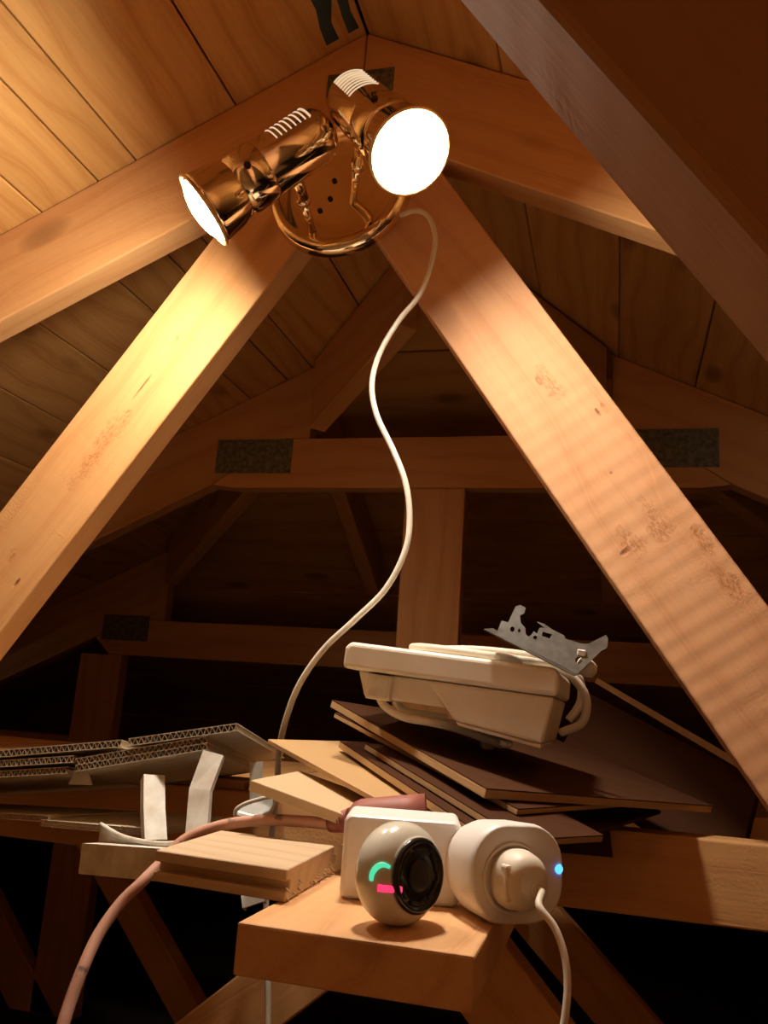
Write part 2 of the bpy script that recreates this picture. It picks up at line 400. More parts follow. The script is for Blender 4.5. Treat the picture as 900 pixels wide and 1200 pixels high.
respot(webs[0], 'L', .12, [(165, 455, .075, .004, 'tear'), (120, 520, .16, .035, 'rough'), (20, 682, .018, .006, 'tear'), (205, 400, .03, .012, 'rough'), (15, 650, .03, .02, 'rough')])
respot(webs[-1], 'R', .9, [(632, 447, .022, .010, 'knot'), (645, 450, .05, .028, 'rough'), (708, 478, .028, .008, 'rough'), (700, 482, .020, .007, 'tear'), (733, 647, .011, .022, 'tear'), (770, 612, .075, .030, 'rough'), (740, 640, .05, .035, 'rough'), (822, 628, .06, .018, 'rough'), (855, 685, .05, .022, 'rough'), (716, 554, .0035, .0035, 'knot'), (690, 320, .02, .004, 'rough')])
nail_plate(t1, -.408, -.309, .846, .883, 1.0)
# collar chord of the near truss, behind the webs
zt, zb = -.1150, -.2020
beam_poly('collar_chord', [(RX-1.55, zb), (RX+1.55, zb), (RX+1.55, zt), (RX-1.55, zt)], 1.047, TK, t1, 'beam', (1, 0))
# lower braces below the collar, tops cut level under the shelf timber
zc = -.1557
def brace(p, q, w, side, cut, parent=t1, y0=1.0, th=TK, name='brace'):
    """edge p->q extended up to z=cut and down to the floor"""
    p, q = V(p), V(q); d = (q-p).normalized(); d = d if d.y < 0 else -d
    n = V((-d.y, d.x))*side
    a = p+d*((cut-p.y)/d.y); p2 = p+n*w; b = p2+d*((cut-p2.y)/d.y)
    a2 = p+d*((FL+.002-p.y)/d.y); b2 = p2+d*((FL+.002-p2.y)/d.y)
    return beam_poly(name, [tuple(a), tuple(b), tuple(b2), tuple(a2)], y0, th, parent, 'beam', tuple(d))
brace((-.4192, -.3129), (-.4850, -.3694), .072, 1, zc)
brace((-.1165, -.2337), (-.0488, -.3046), .082, -1, zc)

t0 = apex_truss(.186, 'roof truss just overhead, its dark web crossing the top right corner')

def flat_truss(y0, xc, label, posts, plates, chord_top, chord_bot, depth):
    root = empty('hip_truss', (RX, y0, FL), label, 'hip truss')
    for s in (-1, 1):
        zf = roof_z
        zd = depth/ct; xi, xo = RX+s*xc, RX+s*(XE-.1)
        # rafter with a plumb cut at the hip, bottom stopping on the chord
        poly = [(xi, zf(xi)-.001), (xo, zf(xo)-.001), (xo, zf(xo)-zd-.03), (RX+s*(xc+.24), zf(RX+s*(xc+.24))-zd-.03), (RX+s*(xc+.075), chord_top-.0), (xi, chord_top)]
        beam_poly('rafter', poly, y0, TK, root, 'beam', (s*ct, -st))
    xs = xc+.24
    L = [(RX-xc-.075, chord_top-.0006), (RX+xc+.075, chord_top-.0006), (RX+xs-.002, roof_z(RX+xs)-depth/ct-.0305), (RX+xs-.06, chord_bot), (RX-xs+.06, chord_bot), (RX-xs+.002, roof_z(RX-xs)-depth/ct-.0305)]
    beam_poly('flat_chord', L, y0, TK, root, 'beam', (1, 0))
    pb = -.151 if y0 < 2 else FL+.002
    for (x0, x1) in posts: beam_poly('post', [(x0, pb), (x1, pb), (x1, chord_bot-.001), (x0, chord_bot-.001)], y0, TK, root, 'beam', (0, 1))
    for (x0, x1, z0, z1) in plates: nail_plate(root, x0, x1, z0, z1, y0)
    return root
Y2, Y3 = 1.805, 2.46
t2 = flat_truss(Y2, .342, 'flat-topped truss behind the lamp with two dark nail plates and one post', [(-.458, -.323)], [(-.930, -.737, .517, .601), (.015, .2015, .526, .610)], .602, .482, .135)
t3 = flat_truss(Y3, 1.03, 'farthest flat-topped truss, low and dim behind the white box', [(-1.668, -1.519), (.80, .95)], [(-1.60, -1.435, .152, .233), (.735, .90, .152, .233)], .220, .106, .135)
beam_poly('bottom_chord', [(RX-1.5, -.270), (RX+1.3, -.270), (RX+1.3, -.152), (RX-1.5, -.152)], Y2, TK, t2, 'beam', (1, 0))
beam_poly('bottom_chord', [(RX-2.3, -.275), (RX+2.3, -.275), (RX+2.3, -.157), (RX-2.3, -.157)], Y3+TK+.002, TK, t3, 'beam', (1, 0))
for s in (1,):
    brace((-1.1169, -.4002), (-.9219, -.6170), .065, 1, -.271, t2, Y2)
    brace((-.102, -.3522), (.0799, -.5249), .09, -1, -.271, t2, Y2)
a, b = at(10, 1083, Y3), at(69, 1200, Y3)
brace((a.x, a.z), (b.x, b.z), .12, 1 if False else -1, -.29, t3, Y3)

# hip rafters and jack rafters under the end plane
def sloped(name, p, q, depth, th, label, cat, drop=0.004, group=None):
    p, q = V(p), V(q); d = (q-p).normalized(); side = V((0, 0, 1)).cross(d).normalized()
    dn = V((0, 0, -1))
    mb = MB(); c = [p-side*th/2+dn*drop, q-side*th/2+dn*drop]
    mb.prism([c[0], c[1], c[1]+dn*depth, c[0]+dn*depth], side*th)
    return tag(mb.build(name, 'beam', None, frame((p+q)/2, d, side), .002, 1), label, cat, group)
def hpt(x): return V((x, hip_y(x), roof_z(x)))
for s, lb in ((-1, 'left hip rafter running down from the ridge end behind the lamp'), (1, 'right hip rafter behind the right-hand web of the lamp truss')):
    p, q = hpt(RX+s*.05), hpt(RX+s*.318)
    sloped('hip_rafter', p, q, .17, .042, lb, 'rafter', .012)
    p, q = hpt(RX+s*.42), hpt(RX+s*.98)
    sloped('hip_rafter', p, q, .14, .042, 'lower length of the %s hip rafter between the two flat trusses' % ('left' if s < 0 else 'right'), 'rafter', .012)
for x, lb in ((-.70, 'left jack rafter running down between the two flat-topped trusses'), (-.02, 'jack rafter mostly hidden behind the right-hand web')):
    yy0, yy1 = Y2+TK+.01, Y3-.01
    f = lambda yy: V((x, yy, RZ-TH*(yy-HY)))
    sloped('jack_rafter', f(yy0), f(yy1), .115, .042, lb, 'rafter', .006)

# ------------------------------------------------------------------ ridge strips
# two strips of dark membrane hanging at the ridge
for i, (p, q, w_) in enumerate((((385, -60), (400, 47), .019), ((412, -60), (424, 38), .015))):
    lb = ('wider dark teal strip of roof membrane at the ridge, left one', 'narrower dark teal strip of roof membrane at the ridge, right one')[i]
    mb = MB()
    x = RX-.042 if i == 0 else RX-.012
    pts = []; n = 14
    for k in range(n+1):
        yy = .55+(.985-.55)*k/n
        pts.append((x-w_/2+random.uniform(-.003, .003), yy))
    pts2 = [(px_+w_+random.uniform(-.003, .003), yy) for px_, yy in pts]
    P = [V((a, b, roof_z(a)-.0012)) for a, b in pts+pts2[::-1]]
    mb.prism(P, (0, 0, .001)); tag(mb.build('membrane_strip', 'underlay'), lb, 'membrane')

# ------------------------------------------------------------------ brass twin spotlight
d1 = (CR*(-.83)-CU*.56)*.97-CF*.24; d1.normalize()
d2 = (CR*.85-CU*.53)*.587-CF*.81; d2.normalize()
M1, M2 = at(240, 246, .812), at(480, 178, .77)
K1, K2 = at(364, 163, .84), at(410, 114, .835)
d1, d2 = (M1-K1).normalized(), (M2-K2).normalized()
PC = at(401, 226, 1.0)
lamp = empty('wall_spotlight', PC, 'polished brass twin spotlight with round backplate and two lit reflector bulbs', 'lamp')
mb = MB(); mb.lathe(PC, (0, -1, 0), [(.001, .099), (.005, .1015), (.016, .1005), (.022, .096), (.024, .090), (.018, .082), (.013, .070), (.011, .04), (.011, 0)], 64)
plate = mb.build('backplate', 'brass', lamp)
for (px, py) in ((375, 247), (387, 233), (352, 268), (392, 212)):
    mb = MB(); c = at(px, py, 1.0-.0115); mb.lathe(c, (0, -1, 0), [(0, .0035), (.0015, .0035), (.002, 0)], 12); mb.build('screw', 'hole', plate)
def head(back, Mc, stem_to, slot_dir, which):
    d = (Mc-back).normalized(); k_ = (Mc-back).length/.186
    back = Mc-d*.186
    mb = MB()
    mb.lathe(back, d, [(0, 0), (.002, .014), (.008, .026), (.018, .034), (.03, .037), (.112, .037), (.116, .035)], 48)
    body = mb.build('lamp_housing', 'brass', lamp)
    mb = MB()   # swivel cap between housing and shade
    mb.lathe(back, d, [(.100, .0375), (.104, .0395), (.134, .0400), (.138, .037), (.142, .034)], 48); cap = mb.build('swivel_cap', 'brass', lamp)
    mb = MB()
    sd = d.cross(V((0, -1, 0))).normalized(); c = back+d*.122+(-CF-d*(-CF).dot(d)).normalized()*.0377
    mb.lathe(c, (c-(back+d*.122)), [(0, .0045), (.0015, .0045), (.002, .002)], 14); mb.build('screw', 'hole', cap)
    mb = MB()   # open shade, wall with thickness
    out = [(.134, .033), (.142, .0375), (.156, .0430), (.180, .0465), (.186, .0478)]
    inn = [(.186, .0450), (.178, .0442), (.158, .039), (.146, .033), (.136, .024)]
    mb.lathe(back, d, out+inn, 56, close=True); mb.build('lamp_shade', 'brass', lamp)
    mb = MB(); mb.lathe(back, d, [(.1862, .0450), (.1885, .0458), (.1895, .0480), (.1885, .0500), (.1862, .0502)], 56, close=True); mb.build('rim', 'brass_in', lamp)
    mb = MB()   # reflector bulb: silvered neck, and the frosted dome that gives the light
    mb.lathe(back, d, [(.140, .0), (.141, .018), (.150, .030), (.162, .038), (.172, .041), (.182, .0425)], 40)
    mb.build('bulb_neck', 'white', lamp)
    mb = MB(); mb.lathe(back, d, [(.182, .0425), (.1875, .041), (.192, .036), (.1955, .028), (.198, .018), (.199, .008), (.1992, 0)], 40)
    mb.build('bulb', which, lamp)
    mb = MB()   # row of vent slots: glowing strips stand in for the light inside
    a = V(slot_dir); a = (a-d*a.dot(d)).normalized(); b2 = d.cross(a)
    for k in range(8):
        t0 = .026+k*.0068; pts = []
        for j in range(-4, 5):
            q = j*.14; pts.append(back+d*t0+(a*math.cos(q)+b2*math.sin(q))*.0372*.93)
        mb.tube(pts, .0009, 6)
    mb.build('vent_slots', 'slot', body)
    mb = MB(); p0 = back+d*.062
    axis = stem_to-p0; e = p0+axis.normalized()*.034
    mb.tube([e, e+(stem_to-e)*.45], .0075, 16); mb.tube([e+(stem_to-e)*.42, stem_to], .0055, 16)
    mb.tube([e+(stem_to-e)*.40, e+(stem_to-e)*.48], .0092, 16)
    mb.build('swivel_stem', 'brass', lamp)
    return back
MB.RS = .93
head(K1, M1, at(366, 272, .989), -CF+CU*1.3-CR*.2, 'bulb_left')
head(K2, M2, at(413, 236, .989), -CF*1.0+CU*.75-CR*.25, 'bulb_right')
MB.RS = 1.0

# ------------------------------------------------------------------ shelf timber
zt0, zt1 = -.155, -.1265
tx0, tx1 = -.2104, -.0721
mb = MB(); mb.box((tx0, .5, zt0), (tx1-tx0, 0, 0), (0, .545, 0), (0, 0, zt1-zt0))
timber = tag(mb.build('shelf_timber', 'timber', None, frame(((tx0+tx1)/2, .77, (zt0+zt1)/2), (0, 1, 0)), .0016, 2), 'thick sawn timber jutting out at bottom centre, holding up the plugs', 'timber')

# tongue and groove offcut on the timber
TP = .020; zb_ = zt1+.0004; ztop = zb_+TP
A = atz(337, 1019, ztop); B = atz(183, 996, ztop); D = atz(402, 986, ztop)-A
D = D*.82
ex = (B-A); L = ex.length; ex.normalize(); ey = D.normalized(); Wd = D.length
def tp(a, b, h): return A+ex*a+ey*b+V((0, 0, h-TP))
prof = [(0, 0), (0, .0062), (.008, .0062), (.008, .0128), (0, .0128), (0, TP), (Wd, TP), (Wd, .0128), (Wd+.006, .0128), (Wd+.006, .0064), (Wd, .0064), (Wd, 0)]
mb = MB(); mb.prism([tp(0, b, h) for b, h in prof], ex*L)
pl = tag(mb.build('plank_offcut', 'plank', None, frame(tp(L/2, Wd/2, 0), ex, ey), .0007, 1), 'short pale tongue-and-groove plank offcut lying across the timber by the white adapter', 'plank')
mb = MB()
for k in range(26):   # splinters on the sawn end
    b = Wd*random.random(); h = random.uniform(0, TP*.5); c = tp(0, b, h)
    mb.tube([c+ex*.001, c-ex*random.uniform(.001, .004)+V((0, 0, random.uniform(-.003, 0)))], [.0011, .0003], 5)
tag(mb.build('splinters', 'plank', pl), kind='stuff')

# ------------------------------------------------------------------ adapters and gadget on the timber
def frame3(n, up=V((0, 0, 1))):
    n = n.normalized(); u = (up-n*up.dot(n)).normalized(); r = u.cross(n); return r, u, n
def rrect(w_, h_, rr, k=8):
    out = []
    for cx, cy, a0 in ((w_/2-rr, h_/2-rr, 0), (-w_/2+rr, h_/2-rr, 90), (-w_/2+rr, -h_/2+rr, 180), (w_/2-rr, -h_/2+rr, 270)):
        for i in range(k+1):
            q = rad(a0+90*i/k); out.append((cx+rr*math.cos(q), cy+rr*math.sin(q)))
    return out
def loft(mb, secs, o, r, u, n, cap=True, smooth=True):
    """secs: (depth, outline list)"""
    k = len(secs[0][1]); vs = [o+n*d+r*x+u*y for d, pts in secs for x, y in pts]
    fs = [[i*k+j, i*k+(j+1) % k, (i+1)*k+(j+1) % k, (i+1)*k+j] for i in range(len(secs)-1) for j in range(k)]
    mb.add(vs, fs, smooth)
    if cap: mb.add(vs[:k], [list(range(k))]); mb.add(vs[-k:], [list(range(k))[::-1]])
# block adapter
rB, uB, nB = frame3(V((.22, -1, 0)))
hB = .054
oB = at(470, 1010, .625); oB.z = zt1+hB/2
mb = MB(); loft(mb, [(-.032, rrect(.076, hB*.96, .005)), (-.028, rrect(.08, hB, .005)), (.022, rrect(.08, hB, .005)), (.026, rrect(.077, hB*.97, .005))], oB, rB, uB, nB, True, False)
o = mb.build('power_adapter', 'white', None, None, .002, 2); tag(o, 'boxy white adapter behind the round gadget on the timber', 'adapter')
# smart plug
rP, uP, nP = frame3(V((.60, -.8, .03)))
hP = .060
oP = at(609, 1023, .583); oP.z = zt1+hP/2
mb = MB()
loft(mb, [(-.058, rrect(.046, hP*.7, .018)), (-.052, rrect(.054, hP*.82, .022)), (-.034, rrect(.062, hP*.97, .023)), (-.006, rrect(.066, hP*1.0, .024)), (-.001, rrect(.0645, hP*.97, .0235)), (0, rrect(.062, hP*.93, .022))], oP, rP, uP, nP)
sp = mb.build('socket_body', 'white')
root = empty('smart_plug', V((oP.x, oP.y, zt1)), 'rounded white plug adapter with blue light at the right of the timber', 'adapter')
sp.parent = root; sp.matrix_parent_inverse = root.matrix_world.inverted()
cS = oP-rP*.005-uP*.002
mb = MB(); mb.lathe(cS+nP*.0002, nP, [(0, .0215), (.0012, .0212), (.0012, .0195), (0, .019)], 40, close=True); mb.build('socket_ring', 'white', root)
mb = MB(); c = oP+rP*.0300+uP*.003+nP*.0002; mb.lathe(c, (rP*.6+nP*.8), [(-.004, .0032), (0, .0030), (.0012, .0015), (.0014, 0)], 16); le = mb.build('status_light', 'led_blue', root); le['label'] = 'glowing blue status light'
# plug with lead
root = empty('power_plug', cS, 'small white plug with thin lead, pushed into the rounded adapter', 'plug')
mb = MB(); loft(mb, [(.0014, rrect(.033, .035, .015)), (.006, rrect(.033, .036, .015)), (.016, rrect(.0295, .033, .0145)), (.0215, rrect(.024, .028, .012)), (.024, rrect(.016, .018, .008))], cS, rP, uP, nP)
mb.build('plug_body', 'white_old', root)
mb = MB(); mb.box(cS-rP*.015-uP*.011+nP*.010, rP*.006, uP*.021, nP*.008); mb.build('finger_grip', 'white_old', root, None, .0015, 2)
cp = cS+rP*.004-uP*.0035+nP*.0232
mb = MB(); mb.lathe(cp, nP, [(0, .0062), (.0014, .0060), (.0014, .0042), (0, .0038)], 20, close=True); mb.build('strain_relief', 'white_old', root)
cpts = [cp-nP*.003, cp+nP*.004]+[at(x, y, Y) for x, y, Y in ((632, 1062, .545), (650, 1087, .54), (661, 1118, .535), (665, 1150, .53), (663, 1185, .525), (655, 1230, .52), (640, 1300, .52))]
mb = MB(); mb.tube(spline(cpts), .0022, 10); mb.build('power_lead', 'cable', root)
# round gadget
rG, uG, nG = frame3(V((.86, -.52, .07)), V((.10, 0, 1)))
RG = .0298
oG = at(467, 1031, .545); oG.z = zt1+RG-.0006
root = empty('round_gadget', V((oG.x, oG.y, zt1)), 'round ivory gadget with black disc face, a green reflection and a red bar', 'gadget')
prof = []
TG = .0195
for i in range(0, 25):
    q = -math.pi/2+math.pi*i/24; cq, sq = math.cos(q), math.sin(q)
    prof.append((TG*math.copysign(abs(sq)**.9, sq), RG*abs(cq)**.8))
prof = [(t, r_) for t, r_ in prof if t < .0160]; prof.append((.0160, .0218)); prof.append((.0150, .0206))
prof[0] = (prof[0][0], 0)
mb = MB(); mb.lathe(oG, nG, prof+[(.0150, 0)], 64); mb.build('body', 'gadget', root)
mb = MB(); mb.lathe(oG, nG, [(.0151, .0215), (.0172, .0215), (.0184, .0202), (.0184, .0182), (.0172, .0172), (.0162, .0135), (.0167, .0112), (.0162, .008), (.0158, 0)], 56); face = mb.build('black_face', 'black', root)
mb = MB()
for k in range(6):
    pts = []
    for j in range(7):
        q = rad(60*k+6+j*7); pts.append(oG+nG*.0167+(rG*math.cos(q)+uG*math.sin(q))*.0155)
    mb.tube(pts, .0013, 8)
mb.build('speaker_slots', 'black_matt', face)
mb = MB(); mb.lathe(oG+nG*.0160, nG, [(0, .0092), (.0022, .0088), (.0026, .006), (.0026, 0)], 32); mb.build('centre_cap', 'black_matt', face)
def on_gadget(px, py, grow=1.012):
    """point of the gadget's shell seen in a pixel's direction"""
    d = ray(px, py).normalized(); lo = None
    for i in range(4000):
        p = d*(.45+i*.00006); q = p-oG; t = q.dot(nG); r2 = (q-nG*t).length
        if (abs(t)/TG)**2.0+(r2/RG)**2.3 < 1: return oG+q*grow
    return oG+nG*TG
mb = MB(); mb.tube(spline([on_gadget(x, y) for x, y in ((436, 1032), (437, 1024), (442, 1017), (449, 1014), (457, 1017))], 4), [.0016+.0008*math.sin(math.pi*i/16) for i in range(17)], 8, flat=.6); mb.build('green_reflection', 'green_glint', root)['label'] = 'green reflection as a glowing arc'  # reflection on the glossy shell, drawn as a glowing green arc
mb = MB(); mb.tube([on_gadget(x, 1040+.1*(x-443), 1.006) for x in (443, 449, 456, 463, 470)], .0022, 8); mb.build('red_bar', 'red_glow', root)['label'] = 'red glowing bar'  # glowing red bar laid on the shell

# ------------------------------------------------------------------ salmon extension lead
root = empty('extension_lead', at(400, 965, .76), 'dusty salmon-pink extension lead ending in a dark red socket behind the adapter', 'extension lead')
pts = [at(x, y, Y) for x, y, Y in ((395, 966, .685), (360, 963, .69), (320, 961, .695), (285, 963, .695), (250, 970, .69), (215, 985, .68), (188, 1012, .665), (165, 1035, .65), (140, 1060, .64), (115, 1096, .625), (97, 1135, .61), (83, 1172, .60), (70, 1215, .59), (50, 1300, .58))]
cs = spline(pts, 6)
mb = MB(); mb.tube(cs, .0046, 12); lead = mb.build('cord', 'cable_pink', root)
a, b = at(387, 966, .685), at(412, 961, .68)
mb = MB(); n = 9
prof = []
for i in range(n*3):
    t = i/(n*3-1); prof.append((t*(b-a).length, .0062+.0035*t-(.0018 if i % 3 == 1 else 0)))
mb.lathe(a, b-a, prof, 20); mb.build('strain_relief', 'rubber', root)
a, b = at(410, 961, .68), at(500, 955, .690)
mb = MB(); dd = (b-a).length; mb.lathe(a, b-a, [(0, .009), (.004, .0130), (.01, .0152), (.04, .016), (dd, .016)], 32); mb.build('socket', 'rubber', root)

# ------------------------------------------------------------------ lamp cord
pts = [(470, 252, .985), (488, 247, .965), (503, 255, .955), (510, 280, .955), (505, 310, .955), (492, 345, .955), (468, 375, .945), (446, 412, .935), (436, 448, .92), (441, 485, .91), (461, 528, .90), (475, 565, .89), (480, 605, .885), (475, 645, .88), (452, 690, .875), (415, 727, .87), (380, 760, .87), (352, 800, .875), (336, 840, .89), (327, 880, .91), (325, 920, .93), (318, 985, .95), (312, 1050, .96), (312, 1110, .96), (314, 1160, .95), (314, 1230, .94), (314, 1300, .93)]
mb = MB(); mb.tube(spline([at(*p) for p in pts], 7), .0034, 10); tag(mb.build('lamp_cord', 'cable'), 'long white cord snaking down from the brass lamp to the boards', 'cord')

# ------------------------------------------------------------------ corrugated cardboard
def cardboard(a, b, dvec, th, label, layers=1, pale='card_pale', root=None):
    a, b, dvec = V(a), V(b), V(dvec)
    ex = (b-a).normalized(); n = ex.cross(dvec).normalized()
    if n.z < 0: n = -n
    c = (a+b+dvec)/2
    root = empty('cardboard_sheet', c, label, 'cardboard', 'flattened cardboard left of the timber')
    L = (b-a).length; lt = .0007; ht = th/layers
    for k in range(layers+1):
        mb = MB(); mb.box(a+n*(k*ht-lt/2), b-a, dvec, n*lt); mb.build('liner', pale if k == 0 else 'card', root, None, 0)
    for k in range(layers):
        wl_ = ht*.95; m_ = int(L/wl_*6); up, dn = [], []
        for i in range(m_+1):
            t = L*i/m_; h = (k+.5)*ht+math.sin(2*math.pi*i/6)*(ht/2-lt*.7)
            up.append(a+ex*t+n*(h+.00045)); dn.append(a+ex*t+n*(h-.00045))
        vs = up+dn+[p+dvec for p in up]+[p+dvec for p in dn]; q = m_+1; fs = []
        for i in range(m_):
            fs += [[i, i+1, q+i+1, q+i], [i, i+1, 2*q+i+1, 2*q+i], [q+i, q+i+1, 3*q+i+1, 3*q+i]]
        mb = MB(); mb.add(vs, fs); mb.build('fluting', 'card', root)
    return root
Yc = .80
B0 = at(278, 856, Yc); Dc = at(333, 888, 1.10)-B0
cardboard(at(-70, 893, Yc), at(142, 875, Yc+.001), Dc*.96, .0066, 'top left cardboard sheet, running off the left edge of the photo', 1)
cardboard(at(150, 874, Yc), B0, Dc, .0068, 'top cardboard sheet, its right corner nearest the white cord', 1)
cardboard(at(-70, 903, Yc), at(86, 893, Yc), Dc*.9, .0062, 'middle cardboard sheet at the left edge, below the top one', 1)
cardboard(at(88, 904, Yc), at(243, 878, Yc), Dc*.95, .0125, 'double-thick cardboard under the top sheet, touching the leaning white strip', 2)
cardboard(at(-160, 920, Yc), at(79, 906, Yc), Dc*.9, .0060, 'lowest sheet of the upper cardboard pile at the left edge', 1)
cardboard(at(-160, 949, .86), at(56, 963, .80), V((.03, .14, -.006)), .0055, 'lower cardboard sheet at the far left, well below the pile', 1, 'card')
cardboard(at(47, 968, .80), at(172, 979, .79), V((.05, .14, .0)), .0058, 'lower cardboard sheet ending behind the white upright strip', 2, 'card')
mb = MB(); P = [at(x, y, .815) for x, y in ((86, 902), (101, 901), (103, 911), (106, 920), (80, 919), (85, 911))]; mb.prism(P, (0, .004, 0)); tag(mb.build('cardboard_tab', 'card_pale'), 'small pale cardboard tab poking down under the pile', 'cardboard')

# ------------------------------------------------------------------ white PVC trim pieces
def channel(pa, pb, face, w_, lip, label, name='trunking_strip', th=.0016, bend=None, material='pvc', both=True):
    """U channel from pa to pb; face = direction its flat faces; w_ across, lip depth"""
    pa, pb = V(pa), V(pb); path = [pa]+([V(bend)] if bend is not None else [])+[pb]
    mb = MB(); rows = []
    for i, p in enumerate(path):
        d = (path[min(i+1, len(path)-1)]-path[max(i-1, 0)]).normalized(); f = V(face); f = (f-d*f.dot(d)).normalized(); s = d.cross(f)
        sec = [(-w_/2, -lip), (-w_/2, 0), (w_/2, 0)]+([(w_/2, -lip)] if both else [])
        inn = ([(w_/2-th, -lip)] if both else [])+[(w_/2-(th if both else 0), -th), (-w_/2+th, -th), (-w_/2+th, -lip)]
        rows.append([p+s*x+f*y_ for x, y_ in sec+inn])
    k = len(rows[0]); vs = [p for r_ in rows for p in r_]
    fs = [[i*k+j, i*k+(j+1) % k, (i+1)*k+(j+1) % k, (i+1)*k+j] for i in range(len(rows)-1) for j in range(k)]+[list(range(k)), [(len(rows)-1)*k+j for j in range(k)]]
    mb.add(vs, fs)
    return tag(mb.build(name, material), label, 'plastic strip')
toC = -CF
channel(at(181, 908, .80), at(183, 984, .77), toC+CR*.5, .021, .012, 'upright broken white plastic strip left of the leaning one', bend=at(181, 945, .785))
channel(at(250, 882, .775), at(229, 984, .745), toC-CR*.1, .020, .009, 'taller white plastic strip leaning to the right against the cardboard', bend=at(234, 925, .76))
channel(at(94, 1006, .74), at(240, 1018, .70), toC*.9+CU*.3, .026, .020, 'long flat white plastic channel lying below the upright strips')
mb = MB()
pc = spline([at(x, y, Y) for x, y, Y in ((118, 966, .77), (140, 979, .76), (165, 986, .75), (195, 989, .74), (225, 984, .74), (258, 968, .75))], 6)
n_ = len(pc)
vs = []
for i, p in enumerate(pc):
    hgt = .022*(1-i/(n_-1))+.004; vs += [p, p-V((0, 0, hgt)), p-V((0, 0, hgt))+V((0, .002, 0)), p+V((0, .002, 0))]
fs = [[i*4+j, i*4+(j+1) % 4, (i+1)*4+(j+1) % 4, (i+1)*4+j] for i in range(n_-1) for j in range(4)]+[[0, 1, 2, 3], [(n_-1)*4+j for j in range(4)]]
mb.add(vs, fs); mb.tube(pc, .0024, 8); tag(mb.build('curved_strip', 'pvc'), 'curved white plastic strip bowed above the flat channel', 'plastic strip')
channel(at(300, 893, .93), at(300, 945, .93), toC, .014, .006, 'dim upright white strip behind the pale wooden panel')
channel(at(290, 1000, .72), at(297, 1060, .70), toC, .019, .006, 'short white strip hanging down behind the plank offcut')
# clear clip piece behind the plank offcut
root = empty('plastic_clip', at(300, 955, .78), 'shiny grey-white plastic clip lying behind the plank offcut', 'clip')
mb = MB(); P = [at(x, y, Y) for x, y, Y in ((272, 955, .74), (292, 946, .78), (322, 936, .82), (318, 952, .78), (300, 962, .74))]; mb.prism(P, (0, .002, .004)); mb.build('clip_plate', 'clear', root, None, .001, 1)
mb = MB(); mb.tube(spline([at(x, y, .735) for x, y in ((277, 962), (276, 950), (290, 941), (318, 934), (322, 942), (316, 956))], 5), .0018, 8); mb.build('clip_wire', 'pvc', root)

# boards added behind the near truss to keep lamp light off the lower braces
dk = empty('shading_boards', (-.5, 1.45, -.13), 'rough boards added behind the lamp truss to shade the lower braces, mostly hidden under cardboard and panels', 'shading_boards')
xk = -1.45
while xk < -.05:
    mb = MB(); z_ = -.1146; wk_ = .138
    mb.prism([(xk, 1.06, z_), (xk+wk_, 1.06, z_), (xk+wk_, 1.52, z_-.004), (xk, 1.52, z_-.004)], (0, 0, .012)); mb.build('shading_board', 'beam', dk, frame((xk+.07, 1.46, z_), (0, 1, 0)), .001, 1)
    xk += .143
# ------------------------------------------------------------------ wooden panels stacked on the right
def panel(Lp, Np, D, th, label, material='panel', cat='panel'):
    Lp, Np, D = V(Lp), V(Np), V(D)
    n = (Np-Lp).cross(D).normalized(); n = n if n.z > 0 else -n
    mb = MB(); mb.box(Lp-n*th, Np-Lp, D, n*th)
    return tag(mb.build('wood_panel', material, None, frame((Lp+Np+D)/2, Np-Lp, D), .0006, 1), label, cat, 'thin wooden panels stacked behind the plugs')
P_ = panel
N1 = at(570, 925, .72); nP0 = (at(835, 945, 1.10)-N1).cross(at(389, 821, .95)-N1).normalized(); hP0 = N1.dot(nP0)
def onp(px, py, off): d = ray(px, py); return d*((hP0-off)/d.dot(nP0))
def stacked(Lq, Nq, Dq, off, th, label, material, dark_face=None, dfrom='N', scale=1.0):
    """panel lying on the common stack plane, off metres below the topmost one"""
    Lp, Np = onp(*Lq, off), onp(*Nq, off); Dv = (onp(*Dq, off)-(Np if dfrom == 'N' else Lp))*scale
    o = panel(Lp, Np, Dv, th, label, material)
    if dark_face:
        mb = MB(); g = nP0*.0009; mb.box(Lp+g, Np-Lp, Dv, nP0*-.0008); mb.build('dark_face', dark_face, o)  # thin sheet over the top face, darker than the panel
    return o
stacked((389, 821), (570, 925), (835, 945), 0, .0075, 'topmost long panel with dark face and pale edge, directly under the white box', 'panel', 'panel_dark')
stacked((392, 836), (607, 949), (790, 937), .0095, .0045, 'panel just under the topmost one, its bright tip sticking out', 'panel', 'panel_dark')
stacked((428, 872), (612, 985), (520, 880), .0155, .005, 'dark narrow panel sandwiched under the two topmost ones', 'panel', 'panel_dark', 'L')
stacked((398, 869), (560, 976), (500, 875), .0225, .006, 'brown panel lying directly on the light brown one', 'panel', 'panel_dark', 'L')
stacked((314, 866), (482, 957), (430, 869), .032, .0045, 'light brown panel with its top left corner touching the white cord', 'panel', None, 'L')
stacked((294, 914), (418, 960), (352, 903), .045, .0085, 'small pale panel lowest at the left of the stack', 'panel_pale', None, 'L')
stacked((560, 962), (645, 992), (775, 950), .029, .004, 'dark panel at the bottom right of the stack', 'panel_dark')
mb = MB(); P = [at(x, y, 1.035) for x, y in ((600, 972), (714, 969), (718, 1005), (600, 994))]; mb.prism(P, (0, .010, 0)); tag(mb.build('board_offcut', 'panel_dark'), 'small dark red board offcut standing against the collar beam', 'board')
mb = MB(); a, b = at(697, 800, 1.45), at(885, 912, 1.15); mb.box(a, b-a, (.004, .004, .008), (0, .02, 0)); tag(mb.build('lath', 'panel', None, frame((a+b)/2, b-a)), 'long thin lath slanting down behind the right-hand web', 'lath')
